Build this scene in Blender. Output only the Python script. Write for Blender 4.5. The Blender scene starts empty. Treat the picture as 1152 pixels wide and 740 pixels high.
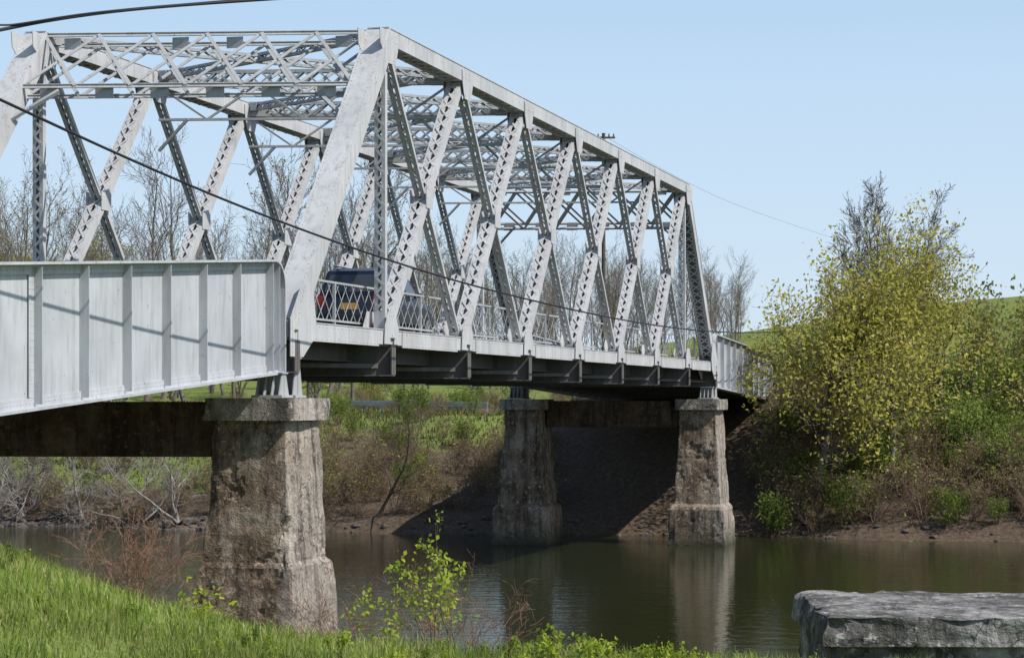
import bpy, math, random, bmesh
import numpy as np
from mathutils import Vector, Matrix, noise
random.seed(7); rs=np.random.RandomState(5)
sc=bpy.context.scene
col=sc.collection
F0=2600.0
def X(px,d): return (px-576)*d/F0
# ---------------- materials ----------------
def new_mat(name):
    m=bpy.data.materials.new(name); m.use_nodes=True
    nt=m.node_tree; nt.nodes.clear()
    out=nt.nodes.new('ShaderNodeOutputMaterial')
    return m,nt,out
def N(nt,t,**kw):
    n=nt.nodes.new(t)
    for k,v in kw.items():
        if k in n.inputs: n.inputs[k].default_value=v
        else: setattr(n,k,v)
    return n
def ramp(nt,stops,inp):
    r=nt.nodes.new('ShaderNodeValToRGB'); e=r.color_ramp.elements
    while len(e)<len(stops): e.new(0.5)
    for i,(p,c) in enumerate(stops):
        e[i].position=p; e[i].color=(c[0],c[1],c[2],1)
    nt.links.new(inp,r.inputs[0]); return r
def mix(nt,fac,a,b,mode='MIX'):
    m=nt.nodes.new('ShaderNodeMix'); m.data_type='RGBA'; m.blend_type=mode
    for s,v in ((m.inputs[0],fac),(m.inputs[6],a),(m.inputs[7],b)):
        if hasattr(v,'is_output'): nt.links.new(v,s)
        elif isinstance(v,(int,float)): s.default_value=v
        else: s.default_value=(v[0],v[1],v[2],1)
    return m.outputs[2]
def coords(nt,scale=(1,1,1),kind='Object'):
    tc=nt.nodes.new('ShaderNodeTexCoord'); mp=nt.nodes.new('ShaderNodeMapping')
    mp.inputs['Scale'].default_value=scale
    nt.links.new(tc.outputs[kind],mp.inputs[0]); return mp.outputs[0]
def noi(nt,vec,scale,detail=4,rough=0.6):
    n=N(nt,'ShaderNodeTexNoise',Scale=scale,Detail=min(detail,5),Roughness=rough)
    nt.links.new(vec,n.inputs['Vector']); return n.outputs['Fac']
def bsdf(nt,out,color,rough=0.7,metal=0.0,bump=None,bs=0.3,bd=0.02,spec=0.4):
    b=nt.nodes.new('ShaderNodeBsdfPrincipled')
    if hasattr(color,'is_output'): nt.links.new(color,b.inputs['Base Color'])
    else: b.inputs['Base Color'].default_value=(*color,1)
    b.inputs['Roughness'].default_value=rough; b.inputs['Metallic'].default_value=metal
    b.inputs['Specular IOR Level'].default_value=spec
    if bump is not None:
        bn=N(nt,'ShaderNodeBump',Strength=bs,Distance=bd); nt.links.new(bump,bn.inputs['Height'])
        nt.links.new(bn.outputs[0],b.inputs['Normal'])
    nt.links.new(b.outputs[0],out.inputs[0]); return b
def simple(name,c,rough=0.6,metal=0.0,var=0.25,scale=5,spec=.4):
    m,nt,out=new_mat(name); v=coords(nt)
    n=noi(nt,v,scale,1)
    c2=tuple(x*(1-var) for x in c)
    bsdf(nt,out,ramp(nt,[(0.3,c2),(0.7,c)],n).outputs[0],rough,metal,spec=spec); return m
def matte(name,c,var=.35):
    m,nt,out=new_mat(name); v=coords(nt); n=noi(nt,v,4,1)
    d=nt.nodes.new('ShaderNodeBsdfDiffuse')
    nt.links.new(ramp(nt,[(0.3,tuple(x*(1-var) for x in c)),(0.7,c)],n).outputs[0],d.inputs[0]); nt.links.new(d.outputs[0],out.inputs[0]); return m

def steel_mat(name,base,rustamt):
    m,nt,out=new_mat(name)
    v=coords(nt); vs=coords(nt,(3,3,0.35))
    a=noi(nt,v,0.8,3); s=noi(nt,vs,2.2,4,.65); f=noi(nt,v,9,4,.7)
    dk=tuple(x*0.80 for x in base)
    c=ramp(nt,[(0.3,dk),(0.65,base)],a).outputs[0]
    c=mix(nt,ramp(nt,[(0.48,(0,0,0)),(0.8,(.65,.65,.65))],s).outputs[0],c,(0.24,0.22,0.20))
    c=mix(nt,ramp(nt,[(0.66-rustamt,(0,0,0)),(0.74-rustamt,(1,1,1))],f).outputs[0],c,(0.17,0.09,0.05))
    bsdf(nt,out,c,0.55,0,None,spec=.3); return m
STEEL=steel_mat('painted_steel',(0.54,0.54,0.54),0.025)
BRSTEEL=steel_mat('painted_bracing_steel',(0.40,0.41,0.41),0.035)
GIRD=steel_mat('painted_girder_steel',(0.49,0.51,0.53),0.015)
DSTEEL=steel_mat('dark_floor_steel',(0.12,0.115,0.11),0.10)  # floor steel: darker base and more rust than the truss paint

def concrete_mat(name,c1,c2,c3,moss=True,white=False):
    m,nt,out=new_mat(name)
    v=coords(nt); vs=coords(nt,(1.8,1.8,0.22))
    a=noi(nt,v,0.9,5,.68); s=noi(nt,vs,2.0,5,.7); f=noi(nt,v,6,5,.75)
    c=ramp(nt,[(0.36,c1),(0.5,c2),(0.62,c3)],a).outputs[0]
    sp=nt.nodes.new('ShaderNodeSeparateXYZ'); nt.links.new(v,sp.inputs[0])
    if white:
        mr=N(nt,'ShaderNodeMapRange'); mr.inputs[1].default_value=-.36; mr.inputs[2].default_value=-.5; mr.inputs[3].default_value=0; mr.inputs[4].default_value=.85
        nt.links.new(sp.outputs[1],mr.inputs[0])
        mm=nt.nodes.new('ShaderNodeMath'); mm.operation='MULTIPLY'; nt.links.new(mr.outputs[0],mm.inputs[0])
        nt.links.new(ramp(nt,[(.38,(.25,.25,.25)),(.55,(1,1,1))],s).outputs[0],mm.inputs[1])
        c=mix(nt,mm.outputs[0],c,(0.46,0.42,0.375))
    c=mix(nt,ramp(nt,[(0.44,(0,0,0)),(0.66,(.92,.92,.92))],s).outputs[0],c,tuple(x*.36 for x in c1))
    c=mix(nt,ramp(nt,[(0.56,(0,0,0)),(0.64,(.8,.8,.8))],f).outputs[0],c,tuple(min(1,x*1.25) for x in c3))
    c=mix(nt,ramp(nt,[(0.34,(.7,.7,.7)),(0.42,(0,0,0))],f).outputs[0],c,tuple(x*.45 for x in c1))
    vo=N(nt,'ShaderNodeTexVoronoi',Scale=.8); vo.feature='DISTANCE_TO_EDGE'
    wn=nt.nodes.new('ShaderNodeTexNoise'); wn.inputs['Scale'].default_value=2.0; wn.inputs['Detail'].default_value=4
    nt.links.new(v,wn.inputs['Vector'])
    wv=nt.nodes.new('ShaderNodeVectorMath'); wv.operation='ADD'
    nt.links.new(v,wv.inputs[0]); nt.links.new(wn.outputs['Color'],wv.inputs[1]); nt.links.new(wv.outputs[0],vo.inputs['Vector'])
    cr=ramp(nt,[(0.0,(.9,.9,.9)),(0.014,(0,0,0))],vo.outputs['Distance']).outputs[0]
    c=mix(nt,cr,c,(0.035,0.03,0.025))
    if moss:
        mr=ramp(nt,[(0.0,(.9,.9,.9)),(1.0,(0,0,0))],sp.outputs[2]).outputs[0]
        c=mix(nt,mr,c,(0.05,0.05,0.03))
    ad=nt.nodes.new('ShaderNodeMath'); ad.operation='ADD'
    nt.links.new(a,ad.inputs[0]); nt.links.new(f,ad.inputs[1])
    bsdf(nt,out,c,0.9,0,ad.outputs[0],1.0,.08,.2); return m
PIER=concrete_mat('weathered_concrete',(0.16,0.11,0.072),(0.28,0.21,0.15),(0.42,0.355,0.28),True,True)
CAP=concrete_mat('cap_concrete',(0.24,0.21,0.175),(0.36,0.32,0.27),(0.46,0.42,0.37),False)
SLABM=concrete_mat('old_grey_concrete',(0.10,0.095,0.085),(0.20,0.19,0.175),(0.36,0.35,0.33),False)
ROCKM=matte('river_rock',(0.15,0.13,0.115),.5)
BEAMM=concrete_mat('stained_shaded_beam',(0.07,0.045,0.03),(0.12,0.08,0.055),(0.17,0.12,0.085),False)  # stained concrete with the deck's shadow darkened into its colour
ASPH=matte('asphalt',(0.055,0.055,0.055))
def island_mat(name,stops,trans=0.35,posvar=True,dry=None):
    m,nt,out=new_mat(name)
    g=nt.nodes.new('ShaderNodeNewGeometry')
    c=ramp(nt,stops,g.outputs['Random Per Island']).outputs[0]
    if posvar:
        n=noi(nt,g.outputs['Position'],0.6,2)
        if dry:
            n2=noi(nt,g.outputs['Position'],1.1,3,.7)
            c=mix(nt,ramp(nt,[(.50,(0,0,0)),(.68,(.75,.75,.75))],n2).outputs[0],c,dry)
        hs=N(nt,'ShaderNodeHueSaturation')
        mr=N(nt,'ShaderNodeMapRange'); mr.inputs[1].default_value=.3; mr.inputs[2].default_value=.7; mr.inputs[3].default_value=.65; mr.inputs[4].default_value=1.25
        nt.links.new(n,mr.inputs[0]); nt.links.new(mr.outputs[0],hs.inputs['Value']); nt.links.new(c,hs.inputs['Color']); c=hs.outputs[0]
    b=N(nt,'ShaderNodeBsdfDiffuse')
    nt.links.new(c,b.inputs['Color'])
    t=nt.nodes.new('ShaderNodeBsdfTranslucent'); nt.links.new(c,t.inputs[0])
    ms=nt.nodes.new('ShaderNodeMixShader'); ms.inputs[0].default_value=trans
    nt.links.new(b.outputs[0],ms.inputs[1]); nt.links.new(t.outputs[0],ms.inputs[2]); nt.links.new(ms.outputs[0],out.inputs[0])
    return m
GRASS=island_mat('grass_blades',[(0,(0.14,0.22,0.035)),(.5,(0.24,0.33,0.06)),(.8,(0.33,0.40,0.10)),(1,(0.44,0.38,0.20))],.4,dry=(0.34,0.33,0.12))
GRASSFAR=island_mat('far_grass',[(0,(0.09,0.13,0.03)),(.4,(0.14,0.19,0.04)),(.65,(0.20,0.18,0.07)),(1,(0.24,0.18,0.11))],.3,dry=(0.20,0.155,0.085))
LYEL=island_mat('leaf_yellow_green',[(0,(0.30,0.30,0.05)),(.5,(0.45,0.43,0.09)),(1,(0.56,0.49,0.14))],.45)
LGRN=island_mat('leaf_green',[(0,(0.11,0.16,0.03)),(.5,(0.18,0.25,0.05)),(1,(0.28,0.33,0.08))],.4)
LSPR=island_mat('leaf_spring',[(0,(0.24,0.25,0.05)),(.5,(0.36,0.37,0.09)),(1,(0.38,0.30,0.13))],.4)
LFG=island_mat('leaf_fresh',[(0,(0.22,0.33,0.03)),(.5,(0.34,0.42,0.05)),(1,(0.42,0.45,0.08))],.45,False)
BARK=matte('bark_grey',(0.26,0.225,0.20))
BARKB=matte('bark_brown',(0.20,0.165,0.145))
BARKD=matte('bark_dark',(0.13,0.10,0.08))
TWIG=matte('twig_brown',(0.25,0.175,0.13))
TWIGR=matte('twig_red',(0.34,0.20,0.14))
DRIFT=matte('drift_wood',(0.34,0.31,0.28))
BLACK=simple('black_cable',(0.02,0.02,0.025),.6)
WOODP=matte('pole_wood',(0.14,0.11,0.09))
GALV=simple('galvanised',(0.38,0.39,0.40),.6,.2)

def terrain_mat():
    m,nt,out=new_mat('terrain_soil_grass')
    g=nt.nodes.new('ShaderNodeNewGeometry')
    P=g.outputs['Position']
    med=noi(nt,P,0.35,5,.7); fine=noi(nt,P,5,5,.75)
    grass=ramp(nt,[(0.3,(0.10,0.13,0.035)),(0.5,(0.155,0.20,0.05)),(0.7,(0.23,0.26,0.085))],fine).outputs[0]
    dirt=ramp(nt,[(0.3,(0.055,0.038,0.027)),(0.55,(0.115,0.085,0.06)),(0.75,(0.19,0.15,0.105))],fine).outputs[0]
    at=nt.nodes.new('ShaderNodeAttribute'); at.attribute_name='green'
    ma=nt.nodes.new('ShaderNodeMath'); ma.operation='ADD'
    nt.links.new(at.outputs['Fac'],ma.inputs[0]); nt.links.new(med,ma.inputs[1])
    fr=ramp(nt,[(0.72,(0,0,0)),(1.0,(1,1,1))],ma.outputs[0]).outputs[0]
    c=mix(nt,fr,dirt,grass)
    bsdf(nt,out,c,.95,0,fine,.8,.1,.1); return m
TERR=terrain_mat()
def water_mat():
    m,nt,out=new_mat('river_water')
    v=coords(nt,(1.0,1.6,1),'Object')
    a=noi(nt,v,0.9,2,.5); b_=noi(nt,v,4.5,2,.55)
    ad=nt.nodes.new('ShaderNodeMath'); ad.operation='MULTIPLY_ADD'
    nt.links.new(b_,ad.inputs[0]); ad.inputs[1].default_value=.5; nt.links.new(a,ad.inputs[2])
    b=bsdf(nt,out,(0.026,0.030,0.010),.04,0,ad.outputs[0],.24,.05,.5)
    b.inputs['IOR'].default_value=1.33
    return m
WATER=water_mat()

# ---------------- mesh builder ----------------
class MB:
    def __init__(s): s.v=[]; s.f=[]
    def add(s,vs,fs):
        o=len(s.v); s.v+= [tuple(v) for v in vs]; s.f+=[tuple(i+o for i in f) for f in fs]
    def bar(s,p0,p1,w,h,side=(0,1,0)):
        p0=Vector(p0);p1=Vector(p1);d=(p1-p0)
        if d.length<1e-6: return
        d.normalize(); sd=Vector(side); sd=sd-d*sd.dot(d)
        if sd.length<1e-4: sd=d.orthogonal()
        sd.normalize(); n=d.cross(sd)
        a=sd*(w/2); b=n*(h/2)
        vs=[p0-a-b,p0+a-b,p0+a+b,p0-a+b,p1-a-b,p1+a-b,p1+a+b,p1-a+b]
        s.add(vs,[(0,3,2,1),(4,5,6,7),(0,1,5,4),(1,2,6,5),(2,3,7,6),(3,0,4,7)])
    def box(s,x0,x1,y0,y1,z0,z1):
        s.bar(((x0+x1)/2,(y0+y1)/2,z0),((x0+x1)/2,(y0+y1)/2,z1),abs(y1-y0),abs(x1-x0))
    def prism(s,poly,b0,b1):
        n=len(poly)
        vs=[(a,b0,z) for a,z in poly]+[(a,b1,z) for a,z in poly]
        fs=[tuple(range(n)),tuple(range(2*n-1,n-1,-1))]+[(i,i+n,(i+1)%n+n,(i+1)%n) for i in range(n)]
        s.add(vs,fs)
    def cyl(s,p0,p1,r0,r1=None,k=12):
        r1=r0 if r1 is None else r1
        p0=Vector(p0);p1=Vector(p1);d=(p1-p0).normalized();o=d.orthogonal().normalized();q=d.cross(o)
        vs=[];
        for p,r in((p0,r0),(p1,r1)):
            for i in range(k):
                t=2*math.pi*i/k; vs.append(p+o*r*math.cos(t)+q*r*math.sin(t))
        s.add(vs,[(i,(i+1)%k,(i+1)%k+k,i+k) for i in range(k)]+[tuple(range(k-1,-1,-1)),tuple(range(k,2*k))])
    def rivets(s,p0,p1,sp,n,r=.018):
        p0=Vector(p0);p1=Vector(p1);n=Vector(n).normalized();L=(p1-p0).length;d=(p1-p0)/L;q=d.cross(n)
        k=max(1,int(L/sp))
        for i in range(k+1):
            c=p0+d*(L*i/k)
            s.add([c+d*r,c+q*r,c-d*r,c-q*r,c+n*r],[(0,1,4),(1,2,4),(2,3,4),(3,0,4)])
    def obj(s,name,mat,parent=None,bevel=0):
        me=bpy.data.meshes.new(name); me.from_pydata(s.v,[],s.f); me.materials.append(mat)
        o=bpy.data.objects.new(name,me); col.objects.link(o)
        if parent: o.parent=parent
        if bevel:
            b=o.modifiers.new('bev','BEVEL'); b.width=bevel; b.segments=2; b.limit_method='ANGLE'
        return o
def empty(name,loc=(0,0,0),rz=0):
    e=bpy.data.objects.new(name,None); e.location=loc; e.rotation_euler=(0,0,rz); col.objects.link(e); e.empty_display_size=.5; return e

def laced(mb,p0,p1,wb,hp,fl=.09,cover=0,pitch=None,double=True,side=(0,1,0),riv=False,lw=.055):
    p0=Vector(p0);p1=Vector(p1);d=(p1-p0);L=d.length;d.normalize()
    sd=Vector(side); sd=(sd-d*sd.dot(d)).normalized(); n=d.cross(sd)
    for sg in(-1,1):
        c=sd*sg*(wb/2)
        mb.bar(p0+c,p1+c,.02,hp,sd)
        for m in(-1,1):
            c2=sd*sg*(wb/2-fl/2-.01)+n*m*(hp/2-.0075)
            mb.bar(p0+c2,p1+c2,fl,.015,sd)
    pitch=pitch or wb*.75
    k=max(2,int(L/pitch))
    for m in(-1,1):
        if cover==m or cover==2:
            o=n*m*(hp/2+.012)
            mb.bar(p0+o,p1+o,wb+.05,.02,sd)
            if riv and m==1:
                for sg in(-1,1):
                    q=o+sd*sg*(wb/2-.05)+n*m*.01
                    mb.rivets(p0+q,p1+q,.13,n*m)
            continue
        for j in range(2 if double else 1):
            for i in range(k):
                t0=p0+d*(L*i/k);t1=p0+d*(L*(i+1)/k); sg=1 if (i+j)%2 else -1
                off=n*m*(hp/2+.008+.014*j); e=wb/2-fl/2
                A=t0+sd*sg*e+off;B=t1-sd*sg*e+off
                mb.bar(A,B,lw,.012,n.cross((B-A).normalized()))
        o=n*m*(hp/2+.04)
        for q0,q1 in((0,.5),(L-.5,L)):
            mb.bar(p0+d*q0+o,p0+d*q1+o,wb+.02,.014,sd)
        if riv:
            for sg in(-1,1):
                q=sd*sg*(wb/2-fl*.5)+n*m*(hp/2+.03)
                mb.rivets(p0+q,p1+q,.2,n*m,.016)

# ---------------- bridge ----------------
TH=math.atan(664/2600.0)
BR=(-4.6,46.4,0); RZ=math.pi/2-TH
U=Vector((math.sin(TH),math.cos(TH),0)); Vv=Vector((-math.cos(TH),math.sin(TH),0))
def toLocal(x,y):
    dx=x-BR[0];dy=y-BR[1]
    return dx*U.x+dy*U.y, dx*Vv.x+dy*Vv.y
W=7.8; SK=1.4; p=6.5; L=52.0; ZB=7.42; ZT=14.26
def S(a,b): return a-SK*b/W
bridge=empty('truss_bridge',BR,RZ)
def truss(b0,name):
    mb=MB(); sk=-SK*b0/W
    B=[Vector((i*p+sk,b0,ZB)) for i in range(9)]; T=[Vector((i*p+sk,b0,ZT)) for i in range(9)]
    laced(mb,B[0]+Vector((.1,0,.05)),T[1],.52,.46,cover=1,riv=True)
    laced(mb,T[7],B[8],.48,.42,cover=1)
    laced(mb,T[1]-Vector((.2,0,0)),T[7]+Vector((.2,0,0)),.46,.36,cover=1)
    laced(mb,B[0]-Vector((.3,0,0)),B[8]+Vector((.3,0,0)),.42,.32,cover=1)
    out=-1 if b0==0 else 1
    for i in range(8):
        mb.box(i*p+sk+.9,(i+1)*p+sk-.9,b0+out*.225,b0+out*.245,ZB-.21,ZB+.14)
    mb.rivets(B[0]+Vector((0,out*.25,.1)),B[8]+Vector((0,out*.25,.1)),.25,(0,out,0),.016)
    mb.rivets(B[0]+Vector((0,out*.25,-.16)),B[8]+Vector((0,out*.25,-.16)),.25,(0,out,0),.016)
    laced(mb,B[1]+Vector((0,0,.1)),T[1]-Vector((0,0,.2)),.24,.16,fl=.07,double=False)
    laced(mb,B[7]+Vector((0,0,.1)),T[7]-Vector((0,0,.2)),.24,.16,fl=.07,double=False)
    for i in range(1,7):
        laced(mb,B[i],T[i+1],.36,.20,fl=.13,riv=(b0==0 or i<4),pitch=.36,lw=.05)
        laced(mb,T[i],B[i+1],.23,.10,fl=.07,pitch=.3,lw=.04,double=False)
        c=(B[i]+T[i+1])/2
        for s in(-1,1):
            y0=b0+s*.195
            mb.prism([(c.x-.28,c.z-.22),(c.x+.28,c.z-.22),(c.x+.28,c.z+.22),(c.x-.28,c.z+.22)],y0,y0+s*.014)
    for i in range(1,8):
        for s in(-1,1):
            y0=b0+s*.25;a=T[i].x
            lo=-.9 if i==1 else -.5; hi=.9 if i==7 else .5
            mb.prism([(a+lo,ZT+.1),(a+hi,ZT+.1),(a+hi*.95,ZT-.25),(a+.28,ZT-.62),(a-.28,ZT-.62),(a+lo*.95,ZT-.25)],y0,y0+s*.016)
            mb.prism([(a-.55,ZB-.15),(a+.55,ZB-.15),(a+.5,ZB+.25),(a+.22,ZB+.6),(a-.22,ZB+.6),(a-.5,ZB+.25)],y0,y0+s*.016)
            if b0==0 and s<0:
                mb.rivets((a-.4,y0-.018,ZT-.1),(a+.4,y0-.018,ZT-.1),.12,(0,s,0),.016)
                mb.rivets((a-.2,y0-.018,ZB+.5),(a+.2,y0-.018,ZB+.5),.12,(0,s,0),.016)
    for a,dr in((B[0].x,1),(B[8].x,-1)):
        for s in(-1,1):
            y0=b0+s*.275
            pts=[(a-dr*.35,ZB-.55),(a+dr*.4,ZB-.55),(a+dr*1.1,ZB-.15),(a+dr*1.2,ZB+.2),(a+dr*.95,ZB+.95),(a+dr*.35,ZB+.95),(a-dr*.35,ZB+.2)]
            if dr<0: pts=pts[::-1]
            mb.prism(pts,y0,y0+s*.018)
            mb.rivets((a-dr*.25,y0+s*.02,ZB-.45),(a-dr*.25,y0+s*.02,ZB+.15),.12,(0,s,0))
            mb.rivets((a+dr*.4,y0+s*.02,ZB+.8),(a+dr*.05,y0+s*.02,ZB+.1),.12,(0,s,0))
    mb.obj(name,STEEL,bridge)
truss(0,'truss'); truss(W,'truss')
mb=MB()
for i in range(1,8):
    a=i*p
    P0=Vector((S(a,0),.2,ZT));P1=Vector((S(a,W),W-.2,ZT))
    dn=Vector((0,0,1))
    if i in(1,7):
        dr=1 if i==1 else -1
        dd=Vector((-dr*p,0,-(ZT-ZB))).normalized()
        off=dd*1.85
        n=Vector((-(ZT-ZB),0,p*dr)).normalized()
        Q0=P0+off;Q1=P1+off
        for A,B_ in((P0,P1),(Q0,Q1)):
            for q in(-.15,.15):
                mb.bar(A+n*q,B_+n*q,.10,.02,dd); mb.bar(A+n*q-dd*.04,B_+n*q-dd*.04,.02,.09,dd)
        nb=6
        for q in(-.16,.16):
            for k in range(nb):
                f0=k/nb;f1=(k+1)/nb
                mb.bar(P0.lerp(P1,f0)+n*q,Q0.lerp(Q1,f1)+n*q,.085,.02,dd)
                mb.bar(Q0.lerp(Q1,f0)+n*(q+.022),P0.lerp(P1,f1)+n*(q+.022),.085,.02,dd)
        for k in range(nb):
            c=Q0.lerp(Q1,(k+.5)/nb)+dd*.04
            mb.bar(c-Vector((0,.22,0))+dn*.02,c+Vector((0,.22,0))+dn*.02,.012,.30,dn.cross(Vector((0,1,0))))
            c=P0.lerp(P1,(k+.5)/nb)+dd*.12
            if k in(0,2,3,5): mb.bar(c-Vector((0,.2,0)),c+Vector((0,.2,0)),.012,.26,dn.cross(Vector((0,1,0))))
        for A,s in((Q0,1),(Q1,-1)):
            mb.bar(A+dd*1.0,A+Vector((0,s*.9,0)),.08,.08)
    else:
        laced(mb,P0+dn*.0,P1+dn*.0,.40,.20,side=(0,0,1),pitch=.36,fl=.07,lw=.045)
        dz=-1.05
        mb.bar(P0+dn*dz,P1+dn*dz,.12,.06,(1,0,0))
        nb=6
        for k in range(nb):
            f0=k/nb;f1=(k+1)/nb
            A=P0.lerp(P1,f0)+dn*(-.2 if k%2==0 else dz);B_=P0.lerp(P1,f1)+dn*(dz if k%2==0 else -.2)
            mb.bar(A,B_,.07,.05,(1,0,0))
        for A,s in((P0,1),(P1,-1)):
            mb.bar(A+dn*(dz-.8),A+dn*dz+Vector((0,s*.8,0)),.07,.07,(1,0,0))
for i in range(1,7):
    A=Vector((S(i*p,0),.2,ZT+.05));B_=Vector((S((i+1)*p,W),W-.2,ZT+.05))
    laced(mb,A,B_,.2,.12,side=(0,0,1),pitch=.26,fl=.05,double=False,lw=.04)
    A=Vector((S(i*p,W),W-.2,ZT+.02));B_=Vector((S((i+1)*p,0),.2,ZT+.02))
    laced(mb,A,B_,.2,.12,side=(0,0,1),pitch=.26,fl=.05,double=False,lw=.04)
mb.obj('portal_and_sway_bracing',BRSTEEL,bridge)
mb=MB()
for i in range(0,9):
    a=i*p
    A=Vector((S(a,-.35),-.3,0));B_=Vector((S(a,W+.35),W+.3,0))
    for z,w,h in((6.99,.03,.84),(7.42-.02,.34,.03),(6.56,.34,.035)):
        o=Vector((0,0,z)); mb.bar(A+o,B_+o,h if w<.1 else .03,w if w<.1 else w,(0,0,1))
    for q in(-.28,W+.28):
        mb.bar((S(a,q),q,6.58),(S(a,q),q,7.2),.3,.03,(1,0,0))
for j in range(7):
    b=.75+j*(W-1.5)/6
    A=Vector((S(0,b),b,0));B_=Vector((S(L,b),b,0))
    mb.bar(A+Vector((0,0,7.12)),B_+Vector((0,0,7.12)),.03,.46)
    mb.bar(A+Vector((0,0,6.89)),B_+Vector((0,0,6.89)),.18,.03)
for i in range(8):
    mb.bar((S(i*p,0),.1,6.7),(S((i+1)*p,W),W-.1,6.7),.12,.1)
    mb.bar((S(i*p,W),W-.1,6.78),(S((i+1)*p,0),.1,6.78),.12,.1)
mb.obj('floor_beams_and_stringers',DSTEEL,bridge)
mb=MB(); mb.add([(S(-.3,.35),.35,7.35),(S(L+.3,.35),.35,7.35),(S(L+.3,W-.35),W-.35,7.35),(S(-.3,W-.35),W-.35,7.35),
 (S(-.3,.35),.35,7.55),(S(L+.3,.35),.35,7.55),(S(L+.3,W-.35),W-.35,7.55),(S(-.3,W-.35),W-.35,7.55)],
 [(0,3,2,1),(4,5,6,7),(0,1,5,4),(1,2,6,5),(2,3,7,6),(3,0,4,7)])
mb.obj('road_deck',ASPH,bridge)
mb=MB()
for b in(.42,W-.42):
    a0=S(1.2,b);a1=S(L-1.2,b)
    z0,z1=7.74,8.58
    for z in(z0,z1): mb.bar((a0,b,z),(a1,b,z),.05,.045)
    n=int((a1-a0)/3.25)
    for i in range(n+1):
        a=a0+(a1-a0)*i/n; mb.bar((a,b,7.5),(a,b,z1),.06,.06)
    st=.56;k=int((a1-a0)/st)
    for i in range(k-1):
        a=a0+i*st
        mb.bar((a,b+.012,z0),(a+st*1.6,b+.012,z1),.01,.019); mb.bar((a+st*1.6,b-.012,z0),(a,b-.012,z1),.01,.019)
mb.obj('lattice_railing',BRSTEEL,bridge)
def girder_span(sgn):
    mb=MB();fl=MB();dk=MB()
    grade=.062 if sgn<0 else .033
    Ls=18.0
    for b in(0,W):
        base=S(0 if sgn<0 else L,b)
        def P(t,z): return (base+sgn*t, z-grade*t)
        t0=.38; zt=8.80; zb=6.57; R=.55
        arc=[(t0+R-R*math.cos(q),zt-R+R*math.sin(q)) for q in [math.pi/2*k/6 for k in range(7)]]
        top=[P(t0,zb+.3)]+[P(*q) for q in arc]+[P(Ls,zt)]
        poly=[P(Ls,zb),P(t0,zb)]+top[1:]
        if sgn<0: poly=poly[::-1]
        mb.prism(poly,b-.012,b+.012)
        pts=[P(t0,zb)]+[P(*q) for q in arc]+[P(Ls,zt)]
        for q0,q1 in zip(pts[:-1],pts[1:]): mb.bar((q0[0],b,q0[1]),(q1[0],b,q1[1]),.40,.045)
        q0=P(t0,zb);q1=P(Ls,zb); mb.bar((q0[0],b,q0[1]),(q1[0],b,q1[1]),.36,.045)
        for s in(-1,1):
            bb=b+s*.03
            for zz in(zt-.10,zb+.09):
                q0=P(t0+.5 if zz>8 else t0,zz);q1=P(Ls,zz); mb.bar((q0[0],bb,q0[1]),(q1[0],bb,q1[1]),.03,.15)
                if s==(-1 if b==0 else 1) : mb.rivets((q0[0],bb+s*.016,q0[1]),(q1[0],bb+s*.016,q1[1]),.11,(0,s,0),.018)
            t=2.75; ts=[.62,.98]
            while t<Ls: ts.append(t); t+=1.69
            for k,t in enumerate(ts):
                w=.1
                q0=P(t,zb+.16);q1=P(t,zt-.18)
                mb.bar((q0[0],b+s*.022,q0[1]),(q0[0],b+s*.022,q1[1]),.02,w)
                mb.bar((q0[0]+.04*sgn,b+s*.10,q0[1]-.1),(q0[0]+.04*sgn,b+s*.10,q1[1]+.12),.16,.018)
                if b==0 and s<0:
                    mb.rivets((q0[0]-.025*sgn,b-.033,q0[1]),(q0[0]-.025*sgn,b-.033,q1[1]),.13,(0,s,0),.014)
                if k==7:
                    mb.box(q0[0]-.22,q0[0]+.22,b+s*.033,b+s*.045,q0[1],q1[1])
                    for e in(-.17,-.08,.1,.17):
                        mb.rivets((q0[0]+e,b+s*.046,q0[1]),(q0[0]+e,b+s*.046,q1[1]),.11,(0,s,0),.014)
    g=grade
    def DP(t,b,z):
        base=S(0 if sgn<0 else L,b); return (base+sgn*t,b,z-g*t)
    v=[DP(.32,.3,7.35),DP(Ls,.3,7.35),DP(Ls,W-.3,7.35),DP(.32,W-.3,7.35),DP(.32,.3,7.55),DP(Ls,.3,7.55),DP(Ls,W-.3,7.55),DP(.32,W-.3,7.55)]
    fs=[(0,3,2,1),(4,5,6,7),(0,1,5,4),(1,2,6,5),(2,3,7,6),(3,0,4,7)]
    dk.add(v,fs); dk.obj('approach_deck',ASPH,bridge)
    t=.9
    while t<Ls:
        A=Vector(DP(t,.06,6.98));B_=Vector(DP(t,W-.06,6.98))
        fl.bar(A,B_,.66,.03,(0,0,1)); fl.bar(A-Vector((0,0,.33)),B_-Vector((0,0,.33)),.03,.25,(0,0,1)); t+=1.69
    for j in range(6):
        b=.9+j*(W-1.8)/5; fl.bar(DP(.4,b,7.2),DP(Ls,b,7.2),.2,.28)
    fl.obj('approach_floor_beams',DSTEEL,bridge)
    mb.obj('approach_plate_girders',GIRD,bridge)
girder_span(-1); girder_span(1)

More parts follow.
